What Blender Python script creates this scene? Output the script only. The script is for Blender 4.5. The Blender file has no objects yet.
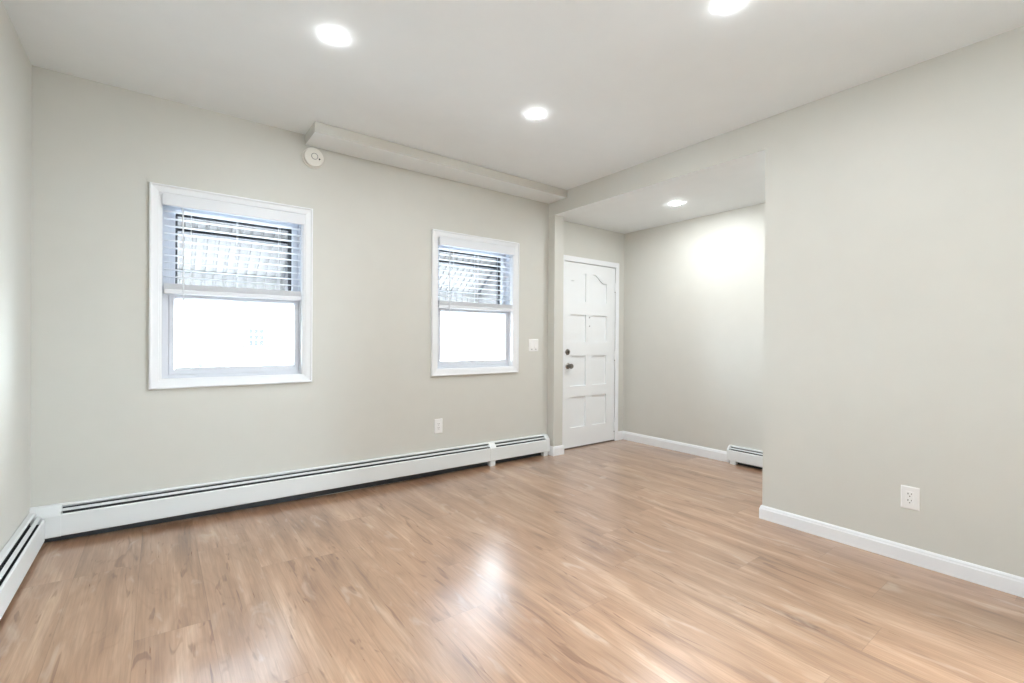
import bpy, bmesh, math, random
from mathutils import Vector, Matrix

SC = bpy.context.scene
COL = SC.collection
random.seed(7)

# ------------------------------------------------------------------ camera
CAM_H = 1.1677
cd = bpy.data.cameras.new('camera')
cam = bpy.data.objects.new('camera', cd)
COL.objects.link(cam)
SC.camera = cam
cd.sensor_fit = 'HORIZONTAL'
cd.sensor_width = 36.0
cd.lens = 466.789 / 1024 * 36.0
cd.clip_start = 0.02
cd.clip_end = 200
_y, _p, _r = math.radians(37.1573), math.radians(-0.2139), math.radians(0.3897)
fw = Vector((math.sin(_y) * math.cos(_p), math.cos(_y) * math.cos(_p), math.sin(_p)))
rt = Vector((math.cos(_y), -math.sin(_y), 0))
up = rt.cross(fw)
r2 = rt * math.cos(_r) + up * math.sin(_r)
u2 = -rt * math.sin(_r) + up * math.cos(_r)
M3 = Matrix((r2, u2, -fw)).transposed()
cam.matrix_world = Matrix.Translation((0, 0, CAM_H)) @ M3.to_4x4()

# ------------------------------------------------------------------ sky, exposure
SKY_STRENGTH = 31.0
LAMP_STRENGTH = 470.0
w = bpy.data.worlds.new('overcast_sky')
SC.world = w
w.use_nodes = True
bg = w.node_tree.nodes['Background']
bg.inputs[0].default_value = (0.84, 0.93, 1.0, 1)
bg.inputs[1].default_value = SKY_STRENGTH
SC.view_settings.view_transform = 'Standard'
SC.view_settings.look = 'None'
SC.view_settings.gamma = 1.0
SC.view_settings.use_curve_mapping = False
SC.view_settings.exposure = 0.28
SC.cycles.max_bounces = 14
SC.cycles.diffuse_bounces = 10
SC.cycles.transparent_max_bounces = 16
SC.cycles.use_denoising = True
SC.cycles.sample_clamp_indirect = 6.0

# ------------------------------------------------------------------ materials
def mat(name, col, rough=0.5, spec=0.5, metal=0.0):
    m = bpy.data.materials.new(name)
    m.use_nodes = True
    b = m.node_tree.nodes['Principled BSDF']
    b.inputs['Base Color'].default_value = (*col, 1)
    b.inputs['Roughness'].default_value = rough
    b.inputs['Specular IOR Level'].default_value = spec
    b.inputs['Metallic'].default_value = metal
    return m

def paint(name, col, rough, spec=0.4, bump=0.03, scale=180, var=0.02):
    """rolled paint: a fine orange-peel bump and a hardly visible mottling"""
    m = mat(name, col, rough, spec)
    nt = m.node_tree
    N, L = nt.nodes, nt.links
    b = N['Principled BSDF']
    tc = N.new('ShaderNodeTexCoord')
    n1 = N.new('ShaderNodeTexNoise')
    n1.inputs['Scale'].default_value = scale
    n1.inputs['Detail'].default_value = 3
    L.new(tc.outputs['Object'], n1.inputs['Vector'])
    bp = N.new('ShaderNodeBump')
    bp.inputs['Strength'].default_value = bump
    bp.inputs['Distance'].default_value = 0.002
    L.new(n1.outputs['Fac'], bp.inputs['Height'])
    L.new(bp.outputs['Normal'], b.inputs['Normal'])
    n2 = N.new('ShaderNodeTexNoise')
    n2.inputs['Scale'].default_value = 7
    L.new(tc.outputs['Object'], n2.inputs['Vector'])
    mx = N.new('ShaderNodeMix')
    mx.data_type = 'RGBA'
    mx.inputs['A'].default_value = (*[c * (1 - var) for c in col], 1)
    mx.inputs['B'].default_value = (*[min(1, c * (1 + var)) for c in col], 1)
    L.new(n2.outputs['Fac'], mx.inputs['Factor'])
    L.new(mx.outputs['Result'], b.inputs['Base Color'])
    return m

M = {}
M['wall'] = paint('wall_paint', (0.634, 0.633, 0.594), 0.42, 0.35)
M['ceiling'] = paint('ceiling_paint', (0.835, 0.875, 0.89), 0.7, 0.25)
M['trim'] = paint('trim_paint', (0.845, 0.868, 0.90), 0.3, 0.5, bump=0.01)
M['door'] = paint('door_paint', (0.845, 0.872, 0.895), 0.33, 0.5, bump=0.01)
M['vinyl'] = paint('window_vinyl', (0.68, 0.71, 0.77), 0.35, 0.5, bump=0.005)
M['blind'] = paint('blind_vinyl', (0.78, 0.81, 0.855), 0.4, 0.45, bump=0.005)
M['enamel'] = paint('heater_enamel', (0.765, 0.80, 0.815), 0.35, 0.5, bump=0.008)
M['fins_and_shade'] = mat('heater_fins_and_shade', (0.05, 0.055, 0.06), 0.6, 0.3)  # dark fins; also colours the plate that stands in for shade
M['damper'] = mat('heater_damper', (0.62, 0.65, 0.66), 0.4)
M['plastic'] = mat('white_plastic', (0.86, 0.86, 0.86), 0.3)
M['ivory'] = mat('detector_plastic', (0.80, 0.79, 0.74), 0.4)
M['dark'] = mat('dark_slot', (0.03, 0.03, 0.035), 0.5)
M['grey'] = mat('grey_plastic', (0.30, 0.30, 0.30), 0.5)
M['nickel'] = mat('satin_nickel', (0.30, 0.28, 0.26), 0.28, 0.5, 1.0)
M['storm'] = mat('storm_frame', (0.04, 0.04, 0.045), 0.5)
M['awning'] = mat('awning_metal', (0.150, 0.145, 0.146), 0.6, 0.1)
M['awning_bar'] = mat('awning_bar_metal', (0.05, 0.053, 0.062), 0.5)
M['skirt'] = mat('awning_skirt_brightened', (0.22, 0.213, 0.214), 0.6, 0.1)  # awning metal lightened to replace light the skirt does not get
M['siding'] = mat('house_siding', (0.80, 0.80, 0.80), 0.7)
M['pane'] = mat('house_pane', (0.048, 0.050, 0.053), 0.9, 0.0)
M['shutter'] = mat('house_shutter', (0.058, 0.058, 0.059), 0.9, 0.0)
M['roof'] = mat('house_roof', (0.35, 0.34, 0.34), 0.8)
M['shrub'] = mat('shrub_leaves', (0.14, 0.142, 0.14), 0.9, 0.0)
M['ground'] = paint('pale_ground', (0.55, 0.55, 0.55), 0.9, 0.2, scale=3, var=0.08)  # ground kept pale to bounce daylight up to the ceiling
M['brick'] = mat('outer_wall', (0.55, 0.52, 0.50), 0.8)
M['threshold'] = mat('threshold_metal', (0.16, 0.13, 0.11), 0.5)

def lamp_mat(k):
    m = bpy.data.materials.new('lamp_lens')
    m.use_nodes = True
    b = m.node_tree.nodes['Principled BSDF']
    b.inputs['Base Color'].default_value = (0.9, 0.9, 0.9, 1)
    b.inputs['Emission Color'].default_value = (0.95, 0.985, 1.0, 1)
    b.inputs['Emission Strength'].default_value = LAMP_STRENGTH * k
    return m
M['lens'] = lamp_mat(1.0)
M['lens_nook'] = lamp_mat(1.35)      # same lamps, strength raised to lift the light in the nook

def glass_mat():
    m = bpy.data.materials.new('window_glass')
    m.use_nodes = True
    nt = m.node_tree
    N, L = nt.nodes, nt.links
    N.remove(N['Principled BSDF'])
    tr = N.new('ShaderNodeBsdfTransparent')
    tr.inputs[0].default_value = (0.94, 0.96, 0.97, 1)
    gl = N.new('ShaderNodeBsdfGlossy')
    gl.inputs['Roughness'].default_value = 0.02
    fr = N.new('ShaderNodeFresnel')
    fr.inputs['IOR'].default_value = 1.12
    mx = N.new('ShaderNodeMixShader')
    L.new(fr.outputs[0], mx.inputs[0])
    L.new(tr.outputs[0], mx.inputs[1])
    L.new(gl.outputs[0], mx.inputs[2])
    L.new(mx.outputs[0], N['Material Output'].inputs[0])
    return m
M['glass'] = glass_mat()

def floor_mat():
    m = bpy.data.materials.new('plank_floor')
    m.use_nodes = True
    nt = m.node_tree
    N, L = nt.nodes, nt.links
    b = N['Principled BSDF']
    def math_(op, a, c=None, d=None):
        n = N.new('ShaderNodeMath')
        n.operation = op
        for i, v in enumerate((a, c, d)):
            if v is None:
                continue
            if isinstance(v, (int, float)):
                n.inputs[i].default_value = v
            else:
                L.new(v, n.inputs[i])
        return n.outputs[0]
    tc = N.new('ShaderNodeTexCoord')
    sp = N.new('ShaderNodeSeparateXYZ')
    L.new(tc.outputs['Object'], sp.inputs[0])
    X, Y = sp.outputs[0], sp.outputs[1]
    W, LEN = 0.2435, 1.30
    u = math_('DIVIDE', math_('SUBTRACT', X, 0.173), W)
    iu = math_('FLOOR', u)
    fu = math_('FRACT', u)
    # where each row's end joints sit
    ramp = N.new('ShaderNodeValToRGB')
    ramp.color_ramp.interpolation = 'CONSTANT'
    offs = {-1: 2.245, 0: 1.70, 1: 2.62, 2: 1.28, 3: 1.705, 4: 2.10, 5: 1.42, 6: 0.62, 7: 2.9, 8: 1.9, 9: 1.2, 10: 0.70,
            11: 2.3, 12: 1.6, 13: 3.0, 14: 2.2, 15: 1.1, 16: 2.6, 17: 0.9}
    el = ramp.color_ramp.elements
    el[0].position = 0.0
    el[0].color = (0.3, 0.3, 0.3, 1)
    el[1].position = 0.999
    for k, v in offs.items():
        e = el.new((k + 8) / 32 - 0.004)
        c = (v % LEN) / LEN
        e.color = (c, c, c, 1)
    L.new(math_('DIVIDE', math_('ADD', iu, 8.0), 32.0), ramp.inputs[0])
    v_ = math_('SUBTRACT', math_('DIVIDE', Y, LEN), ramp.outputs[0])
    iv = math_('FLOOR', v_)
    fv = math_('FRACT', v_)
    cb = N.new('ShaderNodeCombineXYZ')
    L.new(iu, cb.inputs[0])
    L.new(iv, cb.inputs[1])
    wn = N.new('ShaderNodeTexWhiteNoise')
    wn.noise_dimensions = '2D'
    L.new(cb.outputs[0], wn.inputs['Vector'])
    rnd = wn.outputs['Value']
    def noise(sx, sy, detail, dist, shift, rough=0.55):
        c = N.new('ShaderNodeCombineXYZ')
        L.new(math_('MULTIPLY', X, sx), c.inputs[0])
        L.new(math_('ADD', math_('MULTIPLY', Y, sy), math_('MULTIPLY', rnd, 37.0)), c.inputs[1])
        L.new(math_('MULTIPLY_ADD', rnd, 91.0, shift), c.inputs[2])
        n = N.new('ShaderNodeTexNoise')
        n.inputs['Scale'].default_value = 1
        n.inputs['Detail'].default_value = detail
        n.inputs['Roughness'].default_value = rough
        n.inputs['Distortion'].default_value = dist
        L.new(c.outputs[0], n.inputs['Vector'])
        return n.outputs['Fac']
    broad = noise(9, 1.3, 3, 0.6, 0.0)
    rings = noise(5.5, 0.75, 2, 0.5, 5.0)
    ring = math_('SINE', math_('MULTIPLY', rings, 75.0))
    grain = noise(120, 3.5, 3, 0.0, 11.0, 0.7)
    knots = noise(17, 2.4, 2, 1.6, 23.0)
    pale = noise(11, 3.0, 3, 1.0, 41.0)
    def ramp2(src, stops):
        r = N.new('ShaderNodeValToRGB')
        e = r.color_ramp.elements
        e[0].position, e[0].color = stops[0][0], (*stops[0][1], 1)
        e[1].position, e[1].color = stops[-1][0], (*stops[-1][1], 1)
        for p_, c_ in stops[1:-1]:
            q = e.new(p_)
            q.color = (*c_, 1)
        L.new(src, r.inputs[0])
        return r.outputs[0]
    base = ramp2(broad, [(0.30, (0.226, 0.115, 0.062)), (0.44, (0.345, 0.193, 0.111)),
                         (0.56, (0.398, 0.234, 0.140)), (0.70, (0.495, 0.324, 0.214))])
    def mix(mode, fac, a, c):
        x = N.new('ShaderNodeMix')
        x.data_type = 'RGBA'
        x.blend_type = mode
        if isinstance(fac, (int, float)):
            x.inputs['Factor'].default_value = fac
        else:
            L.new(fac, x.inputs['Factor'])
        for s, v in (('A', a), ('B', c)):
            if isinstance(v, tuple):
                x.inputs[s].default_value = (*v, 1)
            else:
                L.new(v, x.inputs[s])
        return x.outputs['Result']
    ringf = ramp2(ring, [(0.0, (0, 0, 0)), (0.70, (0, 0, 0)), (1.0, (1, 1, 1))])
    col = mix('MULTIPLY', math_('MULTIPLY', ringf, 0.22), base, (0.62, 0.50, 0.40))
    grf = ramp2(grain, [(0.32, (0.74, 0.71, 0.68)), (0.68, (1.14, 1.14, 1.14))])
    col = mix('MULTIPLY', 0.8, col, grf)
    knf = ramp2(knots, [(0.635, (0, 0, 0)), (0.70, (1, 1, 1))])
    col = mix('MULTIPLY', math_('MULTIPLY', knf, 0.75), col, (0.50, 0.38, 0.30))
    paf = ramp2(pale, [(0.60, (0, 0, 0)), (0.72, (1, 1, 1))])
    col = mix('MIX', math_('MULTIPLY', paf, 0.45), col, (0.55, 0.43, 0.34))
    tone = math_('MULTIPLY_ADD', rnd, 0.16, 0.92)
    tv = N.new('ShaderNodeCombineXYZ')
    for i in range(3):
        L.new(tone, tv.inputs[i])
    col = mix('MULTIPLY', 1.0, col, tv.outputs[0])
    # joints
    ex = math_('MULTIPLY', math_('MINIMUM', fu, math_('SUBTRACT', 1.0, fu)), W)
    ey = math_('MULTIPLY', math_('MINIMUM', fv, math_('SUBTRACT', 1.0, fv)), LEN)
    seam = math_('LESS_THAN', math_('MINIMUM', ex, ey), 0.0013)
    col = mix('MULTIPLY', math_('MULTIPLY', seam, 0.38), col, (0.35, 0.28, 0.24))
    L.new(col, b.inputs['Base Color'])
    rr = math_('MULTIPLY_ADD', grain, 0.05, 0.26)
    L.new(rr, b.inputs['Roughness'])
    b.inputs['Specular IOR Level'].default_value = 1.0
    b.inputs['Coat Weight'].default_value = 0.8
    b.inputs['Coat Roughness'].default_value = 0.27
    b.inputs['Coat IOR'].default_value = 1.7
    h = math_('SUBTRACT', math_('MULTIPLY', grain, 0.07), seam)
    bp = N.new('ShaderNodeBump')
    bp.inputs['Strength'].default_value = 0.12
    bp.inputs['Distance'].default_value = 0.001
    L.new(h, bp.inputs['Height'])
    L.new(bp.outputs['Normal'], b.inputs['Normal'])
    return m
M['floor'] = floor_mat()

# ------------------------------------------------------------------ mesh helpers
class MB:
    """collects shapes in world coordinates; build() links them as ONE mesh object"""
    def __init__(self):
        self.bm = bmesh.new()

    def face(self, pts, mi=0):
        vs = [self.bm.verts.new(p) for p in pts]
        f = self.bm.faces.new(vs)
        f.material_index = mi
        return f

    def box(self, x0, x1, y0, y1, z0, z1):
        P = [(x, y, z) for z in (z0, z1) for y in (y0, y1) for x in (x0, x1)]
        v = [self.bm.verts.new(p) for p in P]
        for q in ((0, 2, 3, 1), (4, 5, 7, 6), (0, 1, 5, 4), (2, 6, 7, 3), (0, 4, 6, 2), (1, 3, 7, 5)):
            self.bm.faces.new([v[i] for i in q])
        return self

    def sweep(self, a, b):
        """solid between two matching outlines"""
        va = [self.bm.verts.new(p) for p in a]
        vb = [self.bm.verts.new(p) for p in b]
        n = len(a)
        self.bm.faces.new(va)
        self.bm.faces.new(vb[::-1])
        for i in range(n):
            j = (i + 1) % n
            self.bm.faces.new((va[j], va[i], vb[i], vb[j]))
        return self

    def lathe(self, c, axis, prof, seg=40):
        """profile of (radius, distance along axis) turned about the axis"""
        ax = Vector(axis).normalized()
        t = Vector((0, 0, 1)) if abs(ax.z) < 0.9 else Vector((1, 0, 0))
        e1 = ax.cross(t).normalized()
        e2 = ax.cross(e1)
        c = Vector(c)
        rows = []
        for r, h in prof:
            if r < 1e-6:
                rows.append([self.bm.verts.new(c + ax * h)])
            else:
                rows.append([self.bm.verts.new(c + ax * h + (e1 * math.cos(2 * math.pi * k / seg) + e2 * math.sin(2 * math.pi * k / seg)) * r)
                             for k in range(seg)])
        for A, B in zip(rows, rows[1:]):
            for k in range(seg):
                k2 = (k + 1) % seg
                if len(A) == 1 and len(B) == 1:
                    continue
                if len(A) == 1:
                    self.bm.faces.new((A[0], B[k], B[k2]))
                elif len(B) == 1:
                    self.bm.faces.new((A[k2], A[k], B[0]))
                else:
                    self.bm.faces.new((A[k2], A[k], B[k], B[k2]))
        return self

    def tube(self, a, b, r, seg=12):
        a, b = Vector(a), Vector(b)
        d = b - a
        return self.lathe(a, d, [(0, 0), (r, 0), (r, d.length), (0, d.length)], seg)

    def ring(self, x0, x1, z0, z1, prof):
        """mitred rectangular frame in the XZ plane; profile of (inset, y)"""
        rows = []
        for ins, y in prof:
            rows.append([self.bm.verts.new(p) for p in
                         ((x0 + ins, y, z0 + ins), (x1 - ins, y, z0 + ins), (x1 - ins, y, z1 - ins), (x0 + ins, y, z1 - ins))])
        rows.append(rows[0])
        for A, B in zip(rows, rows[1:]):
            for k in range(4):
                k2 = (k + 1) % 4
                self.bm.faces.new((A[k], A[k2], B[k2], B[k]))
        return self

    def build(self, name, material, parent=None, bevel=0.0, smooth=False, segs=2):
        bm = self.bm
        bmesh.ops.recalc_face_normals(bm, faces=bm.faces)
        me = bpy.data.meshes.new(name)
        off = parent_origin(parent) if parent else Vector((0, 0, 0))
        if parent:
            bmesh.ops.translate(bm, verts=bm.verts, vec=-off)
        else:
            off = Vector((0, 0, 0))
        bm.to_mesh(me)
        bm.free()
        for m_ in (material if isinstance(material, (list, tuple)) else [material]):
            me.materials.append(m_)
        o = bpy.data.objects.new(name, me)
        COL.objects.link(o)
        if parent:
            o.parent = parent
        if smooth:
            for p in me.polygons:
                p.use_smooth = True
            md = o.modifiers.new('edges', 'EDGE_SPLIT')
            md.split_angle = math.radians(35)
        if bevel:
            md = o.modifiers.new('bevel', 'BEVEL')
            md.width = bevel
            md.segments = segs
            md.limit_method = 'ANGLE'
            md.angle_limit = math.radians(40)
        return o

def parent_origin(o):
    p = Vector(o.location)
    while o.parent:
        o = o.parent
        p += Vector(o.location)
    return p

def thing(name, loc, label, cat, group=None):
    o = bpy.data.objects.new(name, None)
    o.empty_display_size = 0.05
    COL.objects.link(o)
    o.location = loc
    tag(o, label, cat, group)
    return o

def tag(o, label, cat, group=None):
    o['label'] = label
    o['category'] = cat
    if group:
        o['group'] = group
    return o

def struct(o, label=None, cat=None):
    o['kind'] = 'structure'
    if label:
        o['label'] = label
    if cat:
        o['category'] = cat
    return o

# ------------------------------------------------------------------ dimensions (metres)
XL, XR, XA = -0.550, 3.181, 4.399       # left wall, right wall, entry nook side wall
YB, YE, YR = 3.592, 3.613, -1.30        # window wall, entry wall, rear wall
ZC, ZH = 2.635, 2.431                   # ceiling, underside of header / nook ceiling
YW = 1.450                              # end of the right wall
YO = YB + 0.20                          # outer face of the window wall
WX = (0.0, 1.899)                       # the two windows (offset of each)
ox0, ox1, oz0, oz1 = 0.015, 0.830, 0.905, 2.052   # clear opening of a window

# ------------------------------------------------------------------ room shell
f = MB()
# the old floor climbs a little towards the left wall
ya, yb = YR - .15, YE + .19
XF = XA + .15
f.sweep([(x, ya, z) for x, z in ((XL - .15, -.12), (XA + .15, -.12), (XA + .15, 0), (1.6, 0), (1.1, .003), (XL, .036), (XL - .15, .039))],
        [(x, yb, z) for x, z in ((XL - .15, -.12), (XA + .15, -.12), (XA + .15, 0), (1.6, 0), (1.1, .003), (XL, .036), (XL - .15, .039))])
def floor_z(x):
    return 0 if x > 1.6 else (.003 * (1.6 - x) / .5 if x > 1.1 else .003 + .020 * (1.1 - x))
struct(f.build('floor', M['floor']), 'pale brown wood plank floor', 'floor')

c = MB()
c.box(XL - .15, XR + .11, YR - .15, YO, ZC, ZC + .12)
struct(c.build('ceiling', M['ceiling']), 'white ceiling of the main room', 'ceiling')
c = MB()
c.box(XR + .11, XA + .15, .10, YO + .02, ZH, ZC + .12)
struct(c.build('ceiling_nook', M['ceiling']), 'lower white ceiling over the entry nook', 'ceiling')

# window wall with two openings
b = MB()
xs = [XL - .15, WX[0] + ox0, WX[0] + ox1, WX[1] + ox0, WX[1] + ox1, XR]
b.box(xs[0], xs[1], YB, YO, 0, ZC)
b.box(xs[2], xs[3], YB, YO, 0, ZC)
b.box(xs[4], xs[5], YB, YO, 0, ZC)
for k in (1, 3):
    b.box(xs[k], xs[k + 1], YB, YO, 0, oz0)
    b.box(xs[k], xs[k + 1], YB, YO, oz1, ZC)
struct(b.build('wall_back', M['wall']), 'beige wall with two windows', 'wall')

# entry wall with the door opening
DX0, DX1, DZ = 3.430, 4.245, 2.012
b = MB()
b.box(XR, DX0, YE, YO + .02, 0, ZH)
b.box(DX1, XA, YE, YO + .02, 0, ZH)
b.box(DX0, DX1, YE, YO + .02, DZ, ZH)
struct(b.build('wall_entry', M['wall']), 'beige wall around the white entry door', 'wall')

b = MB()
b.box(XA, XA + .15, .10, YO + .02, 0, ZH)
b.box(XR + .11, XA, .10, .25, 0, ZH)
struct(b.build('wall_nook', M['wall']), 'beige side wall of the entry nook', 'wall')

b = MB()
b.box(XL - .15, XL, YR - .15, YB, 0, ZC)
struct(b.build('wall_left', M['wall']), 'beige wall at the left edge', 'wall')

# right wall and the header that carries on from it to the window wall
b = MB()
SY0, SY1, SZ0, SZ1 = -1.15, 0.02, 0.65, 2.20       # added daylight window in the right wall, out of frame
b.box(XR, XR + .11, SY1, YW, 0, ZC)
b.box(XR, XR + .11, YR - .15, SY0, 0, ZC)
b.box(XR, XR + .11, SY0, SY1, 0, SZ0)
b.box(XR, XR + .11, SY0, SY1, SZ1, ZC)
n0 = len(b.bm.faces)
b.box(XR, XR + .11, YW, YO, ZH, ZC)
b.bm.faces.ensure_lookup_table()
b.bm.faces[n0].material_index = 1           # underside painted like the nook ceiling
struct(b.build('wall_right', [M['wall'], M['ceiling']]), 'grey beige wall at right with header over the nook', 'wall')

# rear wall (behind the camera)
b = MB()
b.box(XL, XR, YR - .15, YR, 0, ZC)
struct(b.build('wall_rear', M['wall']), 'wall behind the camera', 'wall')

# soffit along the window wall, and the post below the header
b = MB()
b.box(0.837, XR, 3.322, YB, 2.5607, ZC)
b.bm.faces.ensure_lookup_table()
b.bm.faces[0].material_index = 1            # underside painted like the ceiling
struct(b.build('trim_1', [M['wall'], M['ceiling']], bevel=0.003), 'boxed soffit along the top of the window wall', 'soffit')
b = MB()
b.box(XR, 3.305, 3.495, YE, 0, ZH)
struct(b.build('trim_2', M['wall'], bevel=0.003), 'narrow wall post between window wall and entry door', 'post')

# ------------------------------------------------------------------ baseboards
BBT, BBH = 0.014, 0.088
def bb_prof(h=BBH, t=BBT):
    return [(0, 0), (t, 0), (t, h - .022), (t - .003, h - .016), (t - .004, h - .008), (t - .009, h), (0, h)]

def run(mb, a, b_, n, ma=0, mb_=0, h=BBH):
    """baseboard from a to b (xy), n = direction out of the wall; ma/mb_ = mitre extension at each end"""
    a, b_, n = Vector((*a, 0)), Vector((*b_, 0)), Vector((*n, 0))
    d = (b_ - a).normalized()
    A = [a + n * v - d * (v * ma) + Vector((0, 0, z)) for v, z in bb_prof(h)]
    B = [b_ + n * v + d * (v * mb_) + Vector((0, 0, z)) for v, z in bb_prof(h)]
    mb.sweep(A, B)

m = MB()
run(m, (XR, YR), (XR, YW), (-1, 0), 0, 1)
run(m, (XR, YW), (XR + .11, YW), (0, 1), 1, 1)
run(m, (XR + .11, YW), (XR + .11, .25), (1, 0), 1, 0)
struct(m.build('baseboard_right', M['trim']), 'white baseboard along the right wall', 'baseboard')
m = MB()
run(m, (XA, YE), (XA, 2.315), (-1, 0), -1, 0, 0.098)
run(m, (4.292, YE), (XA, YE), (0, -1), 0, -1, 0.098)
struct(m.build('baseboard_nook', M['trim']), 'white baseboard in the entry nook', 'baseboard')
m = MB()
run(m, (XR, YB - .03), (XR, 3.495), (-1, 0), 0, 1, 0.092)
run(m, (XR, 3.495), (3.305, 3.495), (0, -1), 1, 1, 0.092)
run(m, (3.305, 3.495), (3.305, YE), (1, 0), 1, 0, 0.092)
struct(m.build('baseboard_post', M['trim']), 'short white baseboard wrapped round the wall post', 'baseboard')

# ------------------------------------------------------------------ windows
def make_window(name, dx, label):
    root = bpy.data.objects.new(name, None)
    COL.objects.link(root)
    root.location = (dx + 0.42, YB, oz0)
    struct(root, label, 'window')
    c = MB()
    x0, x1, z0, z1 = dx - 0.046, dx + 0.891, 0.851, 2.106
    c.ring(x0, x1, z0, z1, [(0, YB), (0, YB - .020), (.004, YB - .024), (.010, YB - .024), (.013, YB - .019), (.020, YB - .017),
                            (.046, YB - .013), (.049, YB - .010), (.056, YB - .009), (.0605, YB - .006), (.0605, YB)])
    c.build('casing', M['trim'], root)
    j = MB()   # jamb lining and vinyl main frame
    a0, a1, b0, b1 = dx + ox0, dx + ox1, oz0, oz1
    j.ring(a0, a1, b0, b1, [(0, YB), (.004, YB), (.004, YO), (0, YO)])
    j.build('jamb', M['trim'], root)
    fr = MB()
    # left liner is wider than right one
    fr.box(a0 + .004, a0 + .034, YB + .050, YB + .150, b0 + .004, b1 - .004)
    fr.box(a0 + .034, a0 + .040, YB + .062, YB + .150, b0 + .004, b1 - .004)
    fr.box(a1 - .014, a1 - .004, YB + .050, YB + .150, b0 + .004, b1 - .004)
    fr.box(a0 + .034, a1 - .014, YB + .050, YB + .150, b0 + .004, b0 + .026)
    fr.box(a0 + .034, a1 - .014, YB + .050, YB + .150, b1 - .034, b1 - .004)
    fr.build('frame', M['vinyl'], root, bevel=0.0015)
    gx0, gx1 = dx + 0.087, dx + 0.783
    zm = 1.430
    lo = MB()
    lo.ring(dx + .052, dx + .814, b0 + .027, zm + .018,
            [(0, YB + .095), (0, YB + .057), (.003, YB + .055), (.026, YB + .055), (.030, YB + .062), (.030, YB + .088), (.026, YB + .095)])
    lo.box(dx + .085, dx + .784, YB + .057, YB + .093, b0 + .05, b0 + .070)
    s = lo.build('sash', M['vinyl'], root)
    g = MB()
    g.box(gx0 - .006, gx1 + .004, YB + .073, YB + .077, b0 + .05, zm)
    g.build('pane', M['glass'], s)
    hi = MB()
    hi.ring(dx + .052, dx + .814, zm - .018, b1 - .036,
            [(0, YB + .140), (0, YB + .102), (.003, YB + .100), (.030, YB + .100), (.034, YB + .108), (.034, YB + .132), (.030, YB + .140)])
    s = hi.build('sash', M['vinyl'], root)
    g = MB()
    g.box(gx0 - .004, gx1 + .004, YB + .118, YB + .122, zm, b1 - .06)
    g.build('pane', M['glass'], s)
    st = MB()  # dark storm frame outside the upper sash
    st.ring(dx + .070, dx + .790, zm, b1 - .040,
            [(0, YB + .185), (0, YB + .160), (.028, YB + .160), (.028, YB + .185)])
    st.box(dx + .098, dx + .762, YB + .160, YB + .185, 1.958, b1 - .068)
    st.build('storm_frame', M['storm'], root)
    k = MB()
    for t in (0.28, 0.72):
        cx = dx + .052 + .762 * t
        k.box(cx - .018, cx + .018, YB + .050, YB + .075, zm + .018, zm + .028)
    k.build('sash_lock', M['vinyl'], root, bevel=.002)
    return root

make_window('window_1', WX[0], 'white framed double hung window at left with raised blind')
make_window('window_2', WX[1], 'white framed double hung window nearer the door')

# added window in the right wall, out of frame, to light the left wall
root = bpy.data.objects.new('added_fill_window', None)
COL.objects.link(root)
root.location = (XR, (SY0 + SY1) / 2, SZ0)
struct(root, 'added window in the right wall, out of frame, for daylight', 'window')
m = MB()
xa, xb = XR + .03, XR + .08
m.box(xa, xb, SY0, SY0 + .05, SZ0, SZ1)
m.box(xa, xb, SY1 - .05, SY1, SZ0, SZ1)
m.box(xa, xb, SY0 + .05, SY1 - .05, SZ0, SZ0 + .05)
m.box(xa, xb, SY0 + .05, SY1 - .05, SZ1 - .05, SZ1)
m.box(xa, xb, SY0 + .05, SY1 - .05, 1.48, 1.53)
s = m.build('frame', M['vinyl'], root)
g = MB()
g.box(XR + .053, XR + .057, SY0 + .045, SY1 - .045, SZ0 + .045, SZ1 - .045)
g.build('pane', M['glass'], s)

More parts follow.
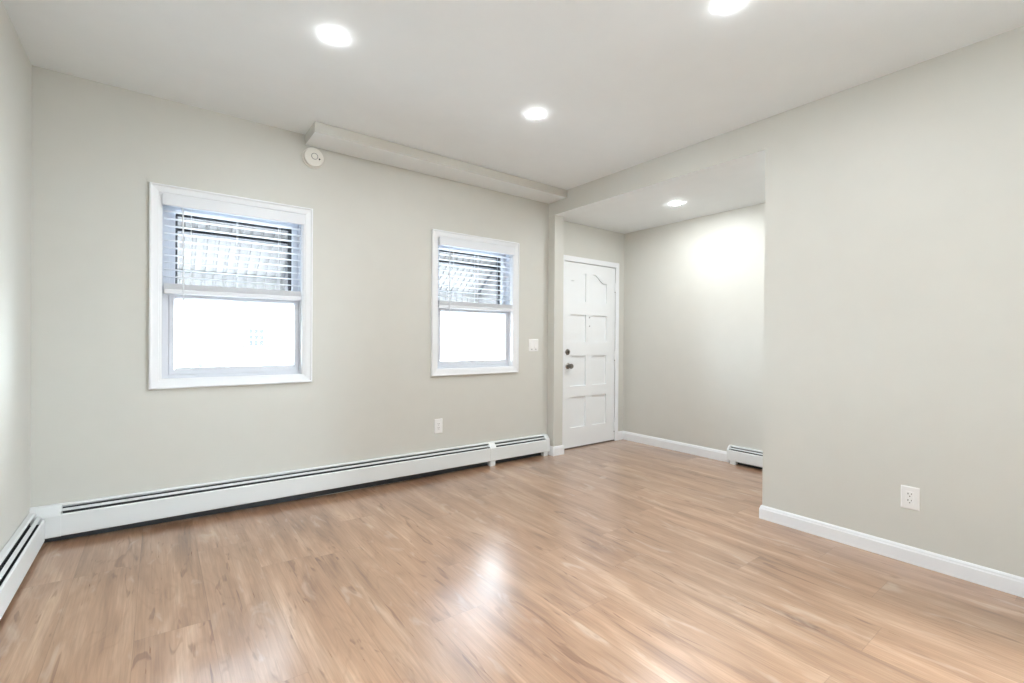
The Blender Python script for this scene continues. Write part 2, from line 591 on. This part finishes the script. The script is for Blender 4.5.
# ------------------------------------------------------------------ blinds
def make_blind(dx, label):
    root = thing('window_blind', (dx + .424, YB, 2.04), label, 'blind', 'window blinds')
    v = MB()
    v.box(dx + .018, dx + .833, YB - .034, YB - .026, 1.978, 2.048)
    v.box(dx + .018, dx + .024, YB - .027, YB - .010, 1.978, 2.048)
    v.box(dx + .827, dx + .833, YB - .027, YB - .010, 1.978, 2.048)
    v.build('valance', M['blind'], root, bevel=.002)
    h = MB()
    h.box(dx + .022, dx + .824, YB - .012, YB + .042, 1.990, 2.040)
    h.build('headrail', M['blind'], root, bevel=.002)
    sx0, sx1 = dx + .027, dx + .818
    s = MB()
    n, zt, zb = 10, 1.952, 1.546
    for k in range(n):
        z = zt + (zb - zt) * k / (n - 1)
        pts = [(-.010, 0.0), (.004, .0022), (.018, .0028), (.030, .0022), (.040, 0.0)]
        up_ = [(YB + y, z + q) for y, q in pts]
        dn = [(YB + y, z + q - .0026) for y, q in reversed(pts)]
        ol = up_ + dn
        s.sweep([(sx0, y, q) for y, q in ol], [(sx1, y, q) for y, q in ol])
    s.build('slats', M['blind'], root)
    st = MB()
    for k in range(8):
        z = 1.4705 + k * .0042
        st.box(sx0, sx1, YB - .010, YB + .040, z, z + .0030)
    st.build('slat_stack', M['blind'], root)
    r = MB()
    r.box(sx0, sx1, YB - .012, YB + .042, 1.440, 1.468)
    r.build('bottom_rail', M['blind'], root, bevel=.004, segs=3)
    for fx in (.165, .420, .675):
        for y in (YB - .0125, YB + .0425):
            cdm = MB()
            cdm.box(dx + fx - .0008, dx + fx + .0008, y - .0010, y + .0010, 1.455, 1.990)
            cdm.build('ladder_cord', M['blind'], root)
    wd = MB()
    wd.tube((dx + .126, YB - .020, 1.365), (dx + .121, YB - .018, 1.990), .0042, 8)
    wd.lathe((dx + .126, YB - .020, 1.350), (0, 0, 1), [(0, 0), (.0055, .002), (.0055, .018), (.0042, .022)], 10)
    wd.build('tilt_wand', M['blind'], root, smooth=True)
    return root

make_blind(WX[0], 'white slatted blind half raised over the left window, nearest the corner')
make_blind(WX[1], 'white slatted blind half raised over the window nearer the door')

# ------------------------------------------------------------------ entry door
D = bpy.data.objects.new('door_1', None)
COL.objects.link(D)
D.location = ((DX0 + DX1) / 2, YE, 0)
struct(D, 'white eight panel entry door with arched top panels', 'door')
yf = YE + .004                       # front face of the slab
rec = .024                           # depth of the panel recess
PX = ((3.533, 3.766), (3.872, 4.102))
rows = [(1.588, 1.812), (1.146, 1.446), (0.670, 0.998), (0.221, 0.554)]
ztop_c = 1.898
s = MB()
s.box(DX0 + .003, DX1 - .0005, yf + rec, yf + .042, .012, DZ - .004)
def fr_box(x0, x1, z0, z1):
    s.box(x0, x1, yf, yf + rec, z0, z1)
fr_box(DX0 + .003, PX[0][0], .012, DZ - .004)
fr_box(PX[0][1], PX[1][0], .012, DZ - .004)
fr_box(PX[1][1], DX1 - .0005, .012, DZ - .004)
def curve(side, n=14):
    """upper edge of an arched panel, from its outer to its inner side"""
    x_out, x_in = (PX[0] if side == 0 else PX[1][::-1])
    pts = []
    for k in range(n + 1):
        t = k / n
        q = min(1, max(0, (t - .20) / .66))
        q = q * q * (3 - 2 * q)
        if t > .86:
            q = 1
        pts.append((x_out + (x_in - x_out) * t, rows[0][1] + (ztop_c - rows[0][1]) * q))
    return pts
for side in (0, 1):
    x0, x1 = PX[side]
    edges = [.012] + [v for r_ in reversed(rows) for v in r_]
    for k in range(0, 8, 2):
        fr_box(x0, x1, edges[k], edges[k + 1])
    cv = curve(side)
    xo, xi = cv[0][0], cv[-1][0]
    ol = cv + [(xi, DZ - .004), (xo, DZ - .004)]
    s.sweep([(x, yf, z) for x, z in ol], [(x, yf + rec, z) for x, z in ol])
s.build('door_slab', M['door'], D)
def raised(outline):
    p = MB()
    fc = p.face([(x, yf, z) for x, z in outline])
    bmesh.ops.recalc_face_normals(p.bm, faces=[fc])
    if fc.normal.y > 0:
        fc.normal_flip()
    for th_, dp in ((.002, 0.0), (.013, -.0225), (.030, 0.0), (.012, .006)):
        bmesh.ops.inset_region(p.bm, faces=[fc], thickness=th_, depth=dp, use_even_offset=True)
    return p
for side in (0, 1):
    x0, x1 = PX[side]
    cv = curve(side)
    ol = cv + [(cv[-1][0], rows[0][0]), (cv[0][0], rows[0][0])]
    me_ = raised(ol)
    me_.build('panel', M['door'], D)
    for z0, z1 in rows[1:]:
        raised([(x0, z0), (x1, z0), (x1, z1), (x0, z1)]).build('panel', M['door'], D)
# casing: head and two legs, mitred
cs = MB()
def leg(xo, xi, ztop_o, ztop_i):
    ol = [(xo, YE, 0), (xo, YE - .017, 0), (xo + (xi - xo) * .8, YE - .012, 0), (xi, YE - .009, 0), (xi, YE + .004, 0), ]
    tp = [(x, y, ztop_o + (ztop_i - ztop_o) * abs((x - xo) / (xi - xo))) for x, y, _ in ol]
    cs.sweep(ol, tp)
leg(3.385, DX0, 2.068, DZ)
leg(4.292, DX1, 2.068, DZ)
ol = [(2.068, YE), (2.068, YE - .017), (2.023, YE - .012), (DZ, YE - .009), (DZ, YE + .004)]
cs.sweep([(3.385 + (DX0 - 3.385) * (2.068 - z) / (2.068 - DZ), y, z) for z, y in ol],
         [(4.292 + (DX1 - 4.292) * (2.068 - z) / (2.068 - DZ), y, z) for z, y in ol])
cs.build('casing', M['trim'], D)
jm = MB()
jm.box(DX0, DX1, yf + .044, YO + .02, DZ - .012, DZ)
jm.box(DX0, DX0 + .012, yf + .044, YO + .02, 0, DZ - .012)
jm.box(DX1 - .012, DX1, yf + .044, YO + .02, 0, DZ - .012)
jm.build('door_jamb', M['trim'], D)
th = MB()
th.box(DX0, DX1, YE - .006, YO + .02, 0, .010)
th.build('threshold', M['threshold'], D, bevel=.003)
kb = MB()
kb.lathe((3.492, yf, .891), (0, -1, 0), [(0, 0), (.033, 0), (.033, .004), (.026, .010), (.013, .013), (.012, .030), (.020, .036),
                                         (.0275, .046), (.028, .055), (.023, .064), (.010, .068), (0, .068)], 32)
kb.build('knob', M['nickel'], D, smooth=True)
db = MB()
db.lathe((3.486, yf, 1.041), (0, -1, 0), [(0, 0), (.032, 0), (.032, .005), (.027, .012), (.010, .014), (0, .014)], 32)
db.box(3.482, 3.490, yf - .030, yf - .012, 1.024, 1.058)
db.build('deadbolt', M['nickel'], D, smooth=True)
for z, r_ in ((1.420, .0085), (1.324, .007)):
    ph = MB()
    ph.lathe((3.820, yf, z), (0, -1, 0), [(0, 0), (r_, 0), (r_, .003), (r_ * .6, .004), (0, .004)], 20)
    ph.build('peephole', M['grey'], D, smooth=True)
for z in (1.789, .998, .170):
    hg = MB()
    hg.tube((4.238, yf - .006, z - .045), (4.238, yf - .006, z + .045), .0065, 12)
    hg.box(4.222, 4.238, yf - .002, yf + .001, z - .045, z + .045)
    hg.tube((4.238, yf - .006, z - .056), (4.238, yf - .006, z - .045), .005, 12)
    h_ = hg.build('hinge', M['door'], D, smooth=True)
    pin = MB()
    pin.lathe((4.238, yf - .006, z - .066), (0, 0, 1), [(0, 0), (.0055, .002), (.0055, .009), (0, .010)], 12)
    pin.build('hinge_pin', M['nickel'], h_, smooth=True)

# ------------------------------------------------------------------ baseboard heaters
H_BACK = [(0, .020), (.004, .020), (.004, .196), (.022, .2000), (.0245, .1985), (.0275, .2005), (.0265, .204), (.020, .208), (0, .208)]
H_DAMP = [(.0335, .1865), (.0360, .1885), (.0480, .1770), (.0455, .1750)]
H_FRONT = [(.051, .162), (.055, .1655), (.061, .160), (.062, .158), (.062, .050), (.059, .044), (.052, .042), (.052, .045), (.0575, .049), (.0575, .157)]
H_FULL = [(0, .042), (.060, .042), (.0635, .048), (.0635, .158), (.060, .166), (.030, .202), (.022, .210), (0, .210)]

def make_heater(origin, U, V, length, label, zf, covers, joints=(), feet=(), slots=(), vents=None):
    """origin on the wall at floor level, U along the wall, V into the room; zf(u, z) gives the real height"""
    O, U, V = Vector((*origin, 0)), Vector((*U, 0)), Vector((*V, 0))
    root = thing('baseboard_heater', O + U * (length / 2) , label, 'heater', 'baseboard heaters')
    P = lambda u, v, z: O + U * u + V * v + Vector((0, 0, zf(u, z)))
    def ext(mb, prof, u0, u1):
        mb.sweep([P(u0, v, z) for v, z in prof], [P(u1, v, z) for v, z in prof])
    m_ = MB()
    ext(m_, H_BACK, 0, length)
    m_.build('back_panel', M['enamel'], root)
    for u0, u1 in slots:
        m_ = MB()
        ext(m_, H_FRONT, u0, u1)
        m_.build('front_panel', M['enamel'], root, bevel=.001)
        m_ = MB()
        ext(m_, H_DAMP, u0, u1)
        m_.build('damper', M['damper'], root)
    el = MB()
    a, b_ = P(.02, .028, .10), P(length - .02, .028, .10)
    el.tube(a, b_, .010, 10)
    n = int(length / .03)
    for k in range(n):
        u = .02 + (length - .04) * (k + .5) / n
        ext(el, [(.008, .065), (.048, .065), (.048, .150), (.008, .150)], u, u + .0012)
    # dark plate standing in for shade under the front panel and in the slots
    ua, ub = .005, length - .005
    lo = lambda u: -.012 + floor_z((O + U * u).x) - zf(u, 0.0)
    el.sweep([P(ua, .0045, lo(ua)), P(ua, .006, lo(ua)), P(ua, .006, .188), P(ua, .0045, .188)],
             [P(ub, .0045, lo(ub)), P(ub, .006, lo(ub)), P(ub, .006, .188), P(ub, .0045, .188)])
    el.build('element_and_shade_plate', M['fins_and_shade'], root)
    for nm, u0, u1 in covers:
        m_ = MB()
        ext(m_, H_FULL, u0, u1)
        m_.build(nm, M['enamel'], root, bevel=.002)
    for u in feet:
        m_ = MB()
        a = O + U * u
        p, q = a + V * .012, a + U * .055 + V * .058
        m_.box(min(p.x, q.x), max(p.x, q.x), min(p.y, q.y), max(p.y, q.y), floor_z((p.x + q.x) / 2), zf(u, .047))
        m_.build('foot', M['enamel'], root, bevel=.002)
    return root

LB = 3.165 - XL
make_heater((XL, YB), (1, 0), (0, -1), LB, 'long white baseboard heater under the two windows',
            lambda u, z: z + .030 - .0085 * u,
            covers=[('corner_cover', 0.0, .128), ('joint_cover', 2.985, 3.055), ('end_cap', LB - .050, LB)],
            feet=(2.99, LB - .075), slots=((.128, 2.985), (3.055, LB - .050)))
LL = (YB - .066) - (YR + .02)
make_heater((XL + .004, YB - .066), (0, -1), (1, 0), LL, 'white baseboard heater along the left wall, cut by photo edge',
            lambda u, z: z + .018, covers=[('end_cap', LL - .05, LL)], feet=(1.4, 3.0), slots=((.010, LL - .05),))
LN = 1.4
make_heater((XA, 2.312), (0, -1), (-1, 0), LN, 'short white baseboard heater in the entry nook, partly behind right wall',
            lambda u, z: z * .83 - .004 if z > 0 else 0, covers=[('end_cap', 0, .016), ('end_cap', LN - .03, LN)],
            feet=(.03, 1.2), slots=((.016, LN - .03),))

# ------------------------------------------------------------------ electrical fittings
def plate(root, c, U, n, w_, h_, t=.006):
    """bevelled wall plate centred on c; U across, n out of the wall"""
    c, U, n = Vector(c), Vector(U), Vector(n)
    Z = Vector((0, 0, 1))
    mb = MB()
    def rect(a, b_, d):
        return [c + U * sx * a / 2 + Z * sz * b_ / 2 + n * d for sx, sz in ((-1, -1), (1, -1), (1, 1), (-1, 1))]
    mb.sweep(rect(w_, h_, 0), rect(w_, h_, t * .45))
    mb.sweep(rect(w_, h_, t * .45), rect(w_ - .010, h_ - .010, t))
    return mb

def obox(mb, c, U, n, u0, u1, z0, z1, d0, d1):
    c, U, n = Vector(c), Vector(U), Vector(n)
    Z = Vector((0, 0, 1))
    q = [(u0, z0), (u1, z0), (u1, z1), (u0, z1)]
    mb.sweep([c + U * a + Z * b_ + n * d0 for a, b_ in q], [c + U * a + Z * b_ + n * d1 for a, b_ in q])

def outlet(c, U, n, w_, h_, label):
    root = thing('wall_outlet', c, label, 'outlet', 'wall outlets')
    plate(root, c, U, n, w_, h_).build('cover_plate', M['plastic'], root)
    m_ = MB()
    obox(m_, c, U, n, -.0165, .0165, -.0335, .0335, .0055, .0085)
    rc = m_.build('receptacle', M['plastic'], root, bevel=.001)
    m_ = MB()
    for dz in (.017, -.017):
        obox(m_, c, U, n, -.0085, -.0055, dz + .001, dz + .010, .0080, .0089)
        obox(m_, c, U, n, .0055, .0085, dz + .002, dz + .009, .0080, .0089)
        obox(m_, c, U, n, -.0025, .0025, dz - .010, dz - .005, .0080, .0089)
    m_.build('slots', M['dark'], rc)
    return root

outlet((1.930, YB, .418), (1, 0, 0), (0, -1, 0), .078, .126, 'white duplex outlet on the wall below the window nearer the door')
outlet((XR, .692, .344), (0, -1, 0), (-1, 0, 0), .078, .120, 'white duplex outlet on the right wall above the baseboard')

sw = thing('light_switch', (2.990, YB, 1.115), 'white two rocker light switch beside the window nearer the door', 'light switch')
plate(sw, (2.990, YB, 1.115), (1, 0, 0), (0, -1, 0), .126, .124, .007).build('cover_plate', M['plastic'], sw)
for dx in (-.026, .026):
    m_ = MB()
    cx = 2.990 + dx
    ol = [(-.0335, .0060), (.0335, .0060), (.0335, .0075), (0.0, .0095), (-.0335, .0125)]
    m_.sweep([(cx - .0165, YB - d, 1.115 + z) for z, d in ol], [(cx + .0165, YB - d, 1.115 + z) for z, d in ol])
    rk = m_.build('rocker', M['plastic'], sw, bevel=.0008)
    m_ = MB()
    m_.box(cx - .010, cx + .010, YB - .0085, YB - .006, 1.115 - .044, 1.115 - .037)
    m_.build('slide_tab', M['grey'], sw)

# ------------------------------------------------------------------ smoke detector on the wall under the soffit
dc = (.892, YB, 2.476)
sd = thing('smoke_detector', dc, 'round white smoke detector on the wall under the soffit end', 'smoke detector')
m_ = MB()
m_.lathe(dc, (0, -1, 0), [(0, 0), (.074, 0), (.075, .004), (.074, .011), (.066, .012), (.064, .0125)], 56)
m_.build('base_plate', M['ivory'], sd, smooth=True)
m_ = MB()
m_.lathe(dc, (0, -1, 0), [(.062, .012), (.062, .016), (.068, .018), (.069, .028), (.065, .038), (.056, .042), (0, .043)], 56)
m_.build('body', M['ivory'], sd, smooth=True)
m_ = MB()
bc = (dc[0] + .002, dc[1], dc[2] + .004)
m_.lathe(bc, (0, -1, 0), [(.0235, .0415), (.0235, .0446), (.0195, .0446), (.0195, .0415)], 40)
m_.build('button_ring', M['grey'], sd, smooth=True)
m_ = MB()
m_.lathe(bc, (0, -1, 0), [(.0190, .0415), (.0190, .0440), (.016, .0455), (0, .0458)], 40)
m_.build('test_button', M['ivory'], sd, smooth=True)
m_ = MB()
m_.lathe((dc[0] + .036, dc[1], dc[2] - .010), (0, -1, 0), [(.006, .041), (.006, .0445), (0, .0448)], 16)
m_.build('indicator_light', M['dark'], sd, smooth=True)

# ------------------------------------------------------------------ recessed downlights
def downlight(x, y, z, label, lens='lens'):
    root = thing('recessed_light', (x, y, z), label, 'ceiling light', 'recessed ceiling lights')
    m1 = MB()
    m1.lathe((x, y, z), (0, 0, -1), [(.0500, 0), (.0495, .0012), (.0440, .0016), (.0410, .001)], 48)
    m1.build('trim_ring', M['trim'], root, smooth=True)
    m2 = MB()
    m2.lathe((x, y, z), (0, 0, -1), [(.0415, .001), (.0410, .0026), (.038, .0042), (.025, .0052), (0, .0056)], 40)
    m2.build('lens', M[lens], root, smooth=True)
    return root

downlight(.675, 2.337, ZC, 'round recessed ceiling light nearest the left window')
downlight(1.955, 2.337, ZC, 'round recessed ceiling light in the middle of the ceiling, below the soffit')
downlight(1.969, 1.056, ZC, 'round recessed ceiling light cut off by the top photo edge')
downlight(3.792, 2.520, ZH, 'round recessed ceiling light in the lower ceiling of the entry nook', 'lens_nook')
downlight(.675, 1.056, ZC, 'added recessed ceiling light just out of frame above the camera')  # this and the two below extend the light grid unseen, added as fill
downlight(.675, -.225, ZC, 'added recessed ceiling light behind the camera at left')
downlight(1.969, -.225, ZC, 'added recessed ceiling light behind the camera at right')
downlight(3.620, 1.480, ZH, 'round recessed ceiling light hidden behind the right wall', 'lens_nook')

# ------------------------------------------------------------------ outdoors: awnings, neighbouring house, shrubs, ground
def make_awning(x0, x1, label):
    y0, z0 = YO, 2.40
    y1, z1 = 4.645, 1.714
    zs = 1.535
    root = thing('window_awning', ((x0 + x1) / 2, y0, z0), label, 'awning', 'awnings over the windows')
    sl = Vector((0, y1 - y0, z1 - z0)).normalized()
    nr = Vector((0, -sl.z, sl.y))          # upward normal of the slope
    n = int(round((x1 - x0) / .075))
    prof = []
    for k in range(n):
        a = x0 + (x1 - x0) * k / n
        p_ = (x1 - x0) / n
        prof += [(a, 0), (a + p_ * .60, 0), (a + p_ * .64, .009), (a + p_ * .96, .009)]
    prof.append((x1, 0))
    sh = MB()
    A = [sh.bm.verts.new(Vector((x, y0, z0)) + nr * h_) for x, h_ in prof]
    B = [sh.bm.verts.new(Vector((x, y1, z1)) + nr * h_) for x, h_ in prof]
    for k in range(len(prof) - 1):
        sh.bm.faces.new((A[k], A[k + 1], B[k + 1], B[k]))
    o = sh.build('roof_sheet', M['awning'], root)
    md = o.modifiers.new('thickness', 'SOLIDIFY')
    md.thickness = .002
    sk = MB()
    A = [sk.bm.verts.new((x, y1 + h_ * .7 + .002, z1 + .01)) for x, h_ in prof]
    B = [sk.bm.verts.new((x, y1 + h_ * .7 + .002, zs + (.0 if h_ else .012))) for x, h_ in prof]
    for k in range(len(prof) - 1):
        sk.bm.faces.new((A[k], A[k + 1], B[k + 1], B[k]))
    o = sk.build('skirt', M['skirt'], root)
    md = o.modifiers.new('thickness', 'SOLIDIFY')
    md.thickness = .002
    def at(t, d):
        return Vector((0, y0 + (y1 - y0) * t, z0 + (z1 - z0) * t)) + nr * d
    for t, a, nm in ((.615, .028, 'cross_bar'), (1.0, .014, 'front_bar')):
        c_ = at(t, -a * .5 - .002)
        b2 = MB()
        b2.sweep([(x0, c_.y + s1 * a / 2 * sl.y - s2 * a / 2 * nr.y, c_.z + s1 * a / 2 * sl.z - s2 * a / 2 * nr.z) for s1, s2 in ((-1, -1), (1, -1), (1, 1), (-1, 1))],
                 [(x1, c_.y + s1 * a / 2 * sl.y - s2 * a / 2 * nr.y, c_.z + s1 * a / 2 * sl.z - s2 * a / 2 * nr.z) for s1, s2 in ((-1, -1), (1, -1), (1, 1), (-1, 1))])
        b2.build(nm, M['awning_bar'], root)
    for xs_ in (x0 + .010, x1 - .010):
        rf = MB()
        A0, A1 = at(.02, -.018), at(1.0, -.018)
        B0, B1 = at(.02, -.002), at(1.0, -.002)
        rf.sweep([(xs_ - .007, p_.y, p_.z) for p_ in (A0, A1, B1, B0)], [(xs_ + .007, p_.y, p_.z) for p_ in (A0, A1, B1, B0)])
        rf.build('rafter', M['awning_bar'], root)
    for xs_ in (x0 - .002, x1 + .002):     # slatted side wings
        wg = MB()
        nn = 9
        for k in range(nn):
            ya = y0 + .01 + (y1 - y0 + .005) * k / nn
            yb = ya + (y1 - y0 + .005) / nn * .985
            za = z0 + (z1 - z0) * (ya - y0) / (y1 - y0)
            zb = z0 + (z1 - z0) * (yb - y0) / (y1 - y0)
            lo_ = 1.537
            if zb - lo_ < .02:
                continue
            wg.sweep([(xs_ - .002, ya, lo_), (xs_ - .002, yb, lo_), (xs_ - .002, yb, zb), (xs_ - .002, ya, za)],
                     [(xs_ + .002, ya, lo_), (xs_ + .002, yb, lo_), (xs_ + .002, yb, zb), (xs_ + .002, ya, za)])
        wg.box(xs_ - .006, xs_ + .006, y0, y1, 1.655, 1.665)
        wg.build('side_wing', M['awning'], root)
    return root

make_awning(-.14, .915, 'ribbed metal awning seen through the left window')
make_awning(1.78, 3.02, 'ribbed metal awning seen through the window nearer the door')

g = MB()
g.box(-40, 40, YO + .02, 60, -.75, -.65)
g.box(-40, 40, -40, YR - .15, -.75, -.65)
g.box(-40, XL - .15, YR - .15, YO + .02, -.75, -.65)
g.box(XR + .11, 40, YR - .15, .10, -.75, -.65)
g.box(XA + .15, 40, .10, YO + .02, -.75, -.65)
struct(g.build('ground', M['ground']), 'pale ground outside', 'ground')

hs = thing('house', (2.2, 15.2, -.65), 'pale neighbouring house with shuttered window outside the left window', 'house')
m_ = MB()
m_.box(-4.5, 9.5, 15.0, 21, -.65, 4.2)
hw = m_.build('wall', M['siding'], hs)
m_ = MB()
m_.sweep([(-4.9, 14.6, 4.2), (-4.9, 21.4, 4.2), (-4.9, 18, 6.6)], [(9.9, 14.6, 4.2), (9.9, 21.4, 4.2), (9.9, 18, 6.6)])
m_.build('roof', M['roof'], hs)
for cx in (2.22, 6.4, -2.0):
    m_ = MB()
    m_.ring(cx - .26, cx + .26, .88, 1.50, [(0, 15.0), (0, 14.95), (.07, 14.95), (.07, 15.0)])
    m_.box(cx - .075, cx - .055, 14.955, 15.0, .95, 1.43)
    m_.box(cx + .055, cx + .075, 14.955, 15.0, .95, 1.43)
    for zz in (1.10, 1.26):
        m_.box(cx - .19, cx + .19, 14.956, 15.0, zz, zz + .02)
    wf = m_.build('window', M['trim'], hs)
    m_ = MB()
    m_.box(cx - .2, cx + .2, 14.98, 14.995, .94, 1.44)
    m_.build('pane', M['pane'], wf)
    for sx in (-.36, .36):
        m_ = MB()
        m_.box(cx + sx - .07, cx + sx + .07, 14.985, 15.0, .88, 1.50)
        m_.build('shutter', M['shutter'], hs)

def shrub(x, y, r_, h_, label):
    mb = MB()
    for k in range(26):
        a = random.random() * 6.28
        q = r_ * math.sqrt(random.random()) * .8
        z = -.65 + h_ * (.18 + .7 * random.random())
        bm2 = bmesh.ops.create_icosphere(mb.bm, subdivisions=2, radius=r_ * (.26 + .2 * random.random()))
        for v in bm2['verts']:
            v.co *= 1 + .22 * (random.random() - .5)
            v.co += Vector((x + q * math.cos(a), y + q * math.sin(a), z))
    o = mb.build('shrub', M['shrub'])
    tag(o, label, 'shrub', 'shrubs by the neighbouring house')
shrub(0.85, 14.0, .48, 1.35, 'bare low shrub left of the shuttered window outside')
shrub(1.85, 13.2, .28, 1.05, 'small low shrub in front of the house outside, left of its window')
shrub(2.75, 13.6, .50, 1.30, 'low shrub right of the shuttered window outside')
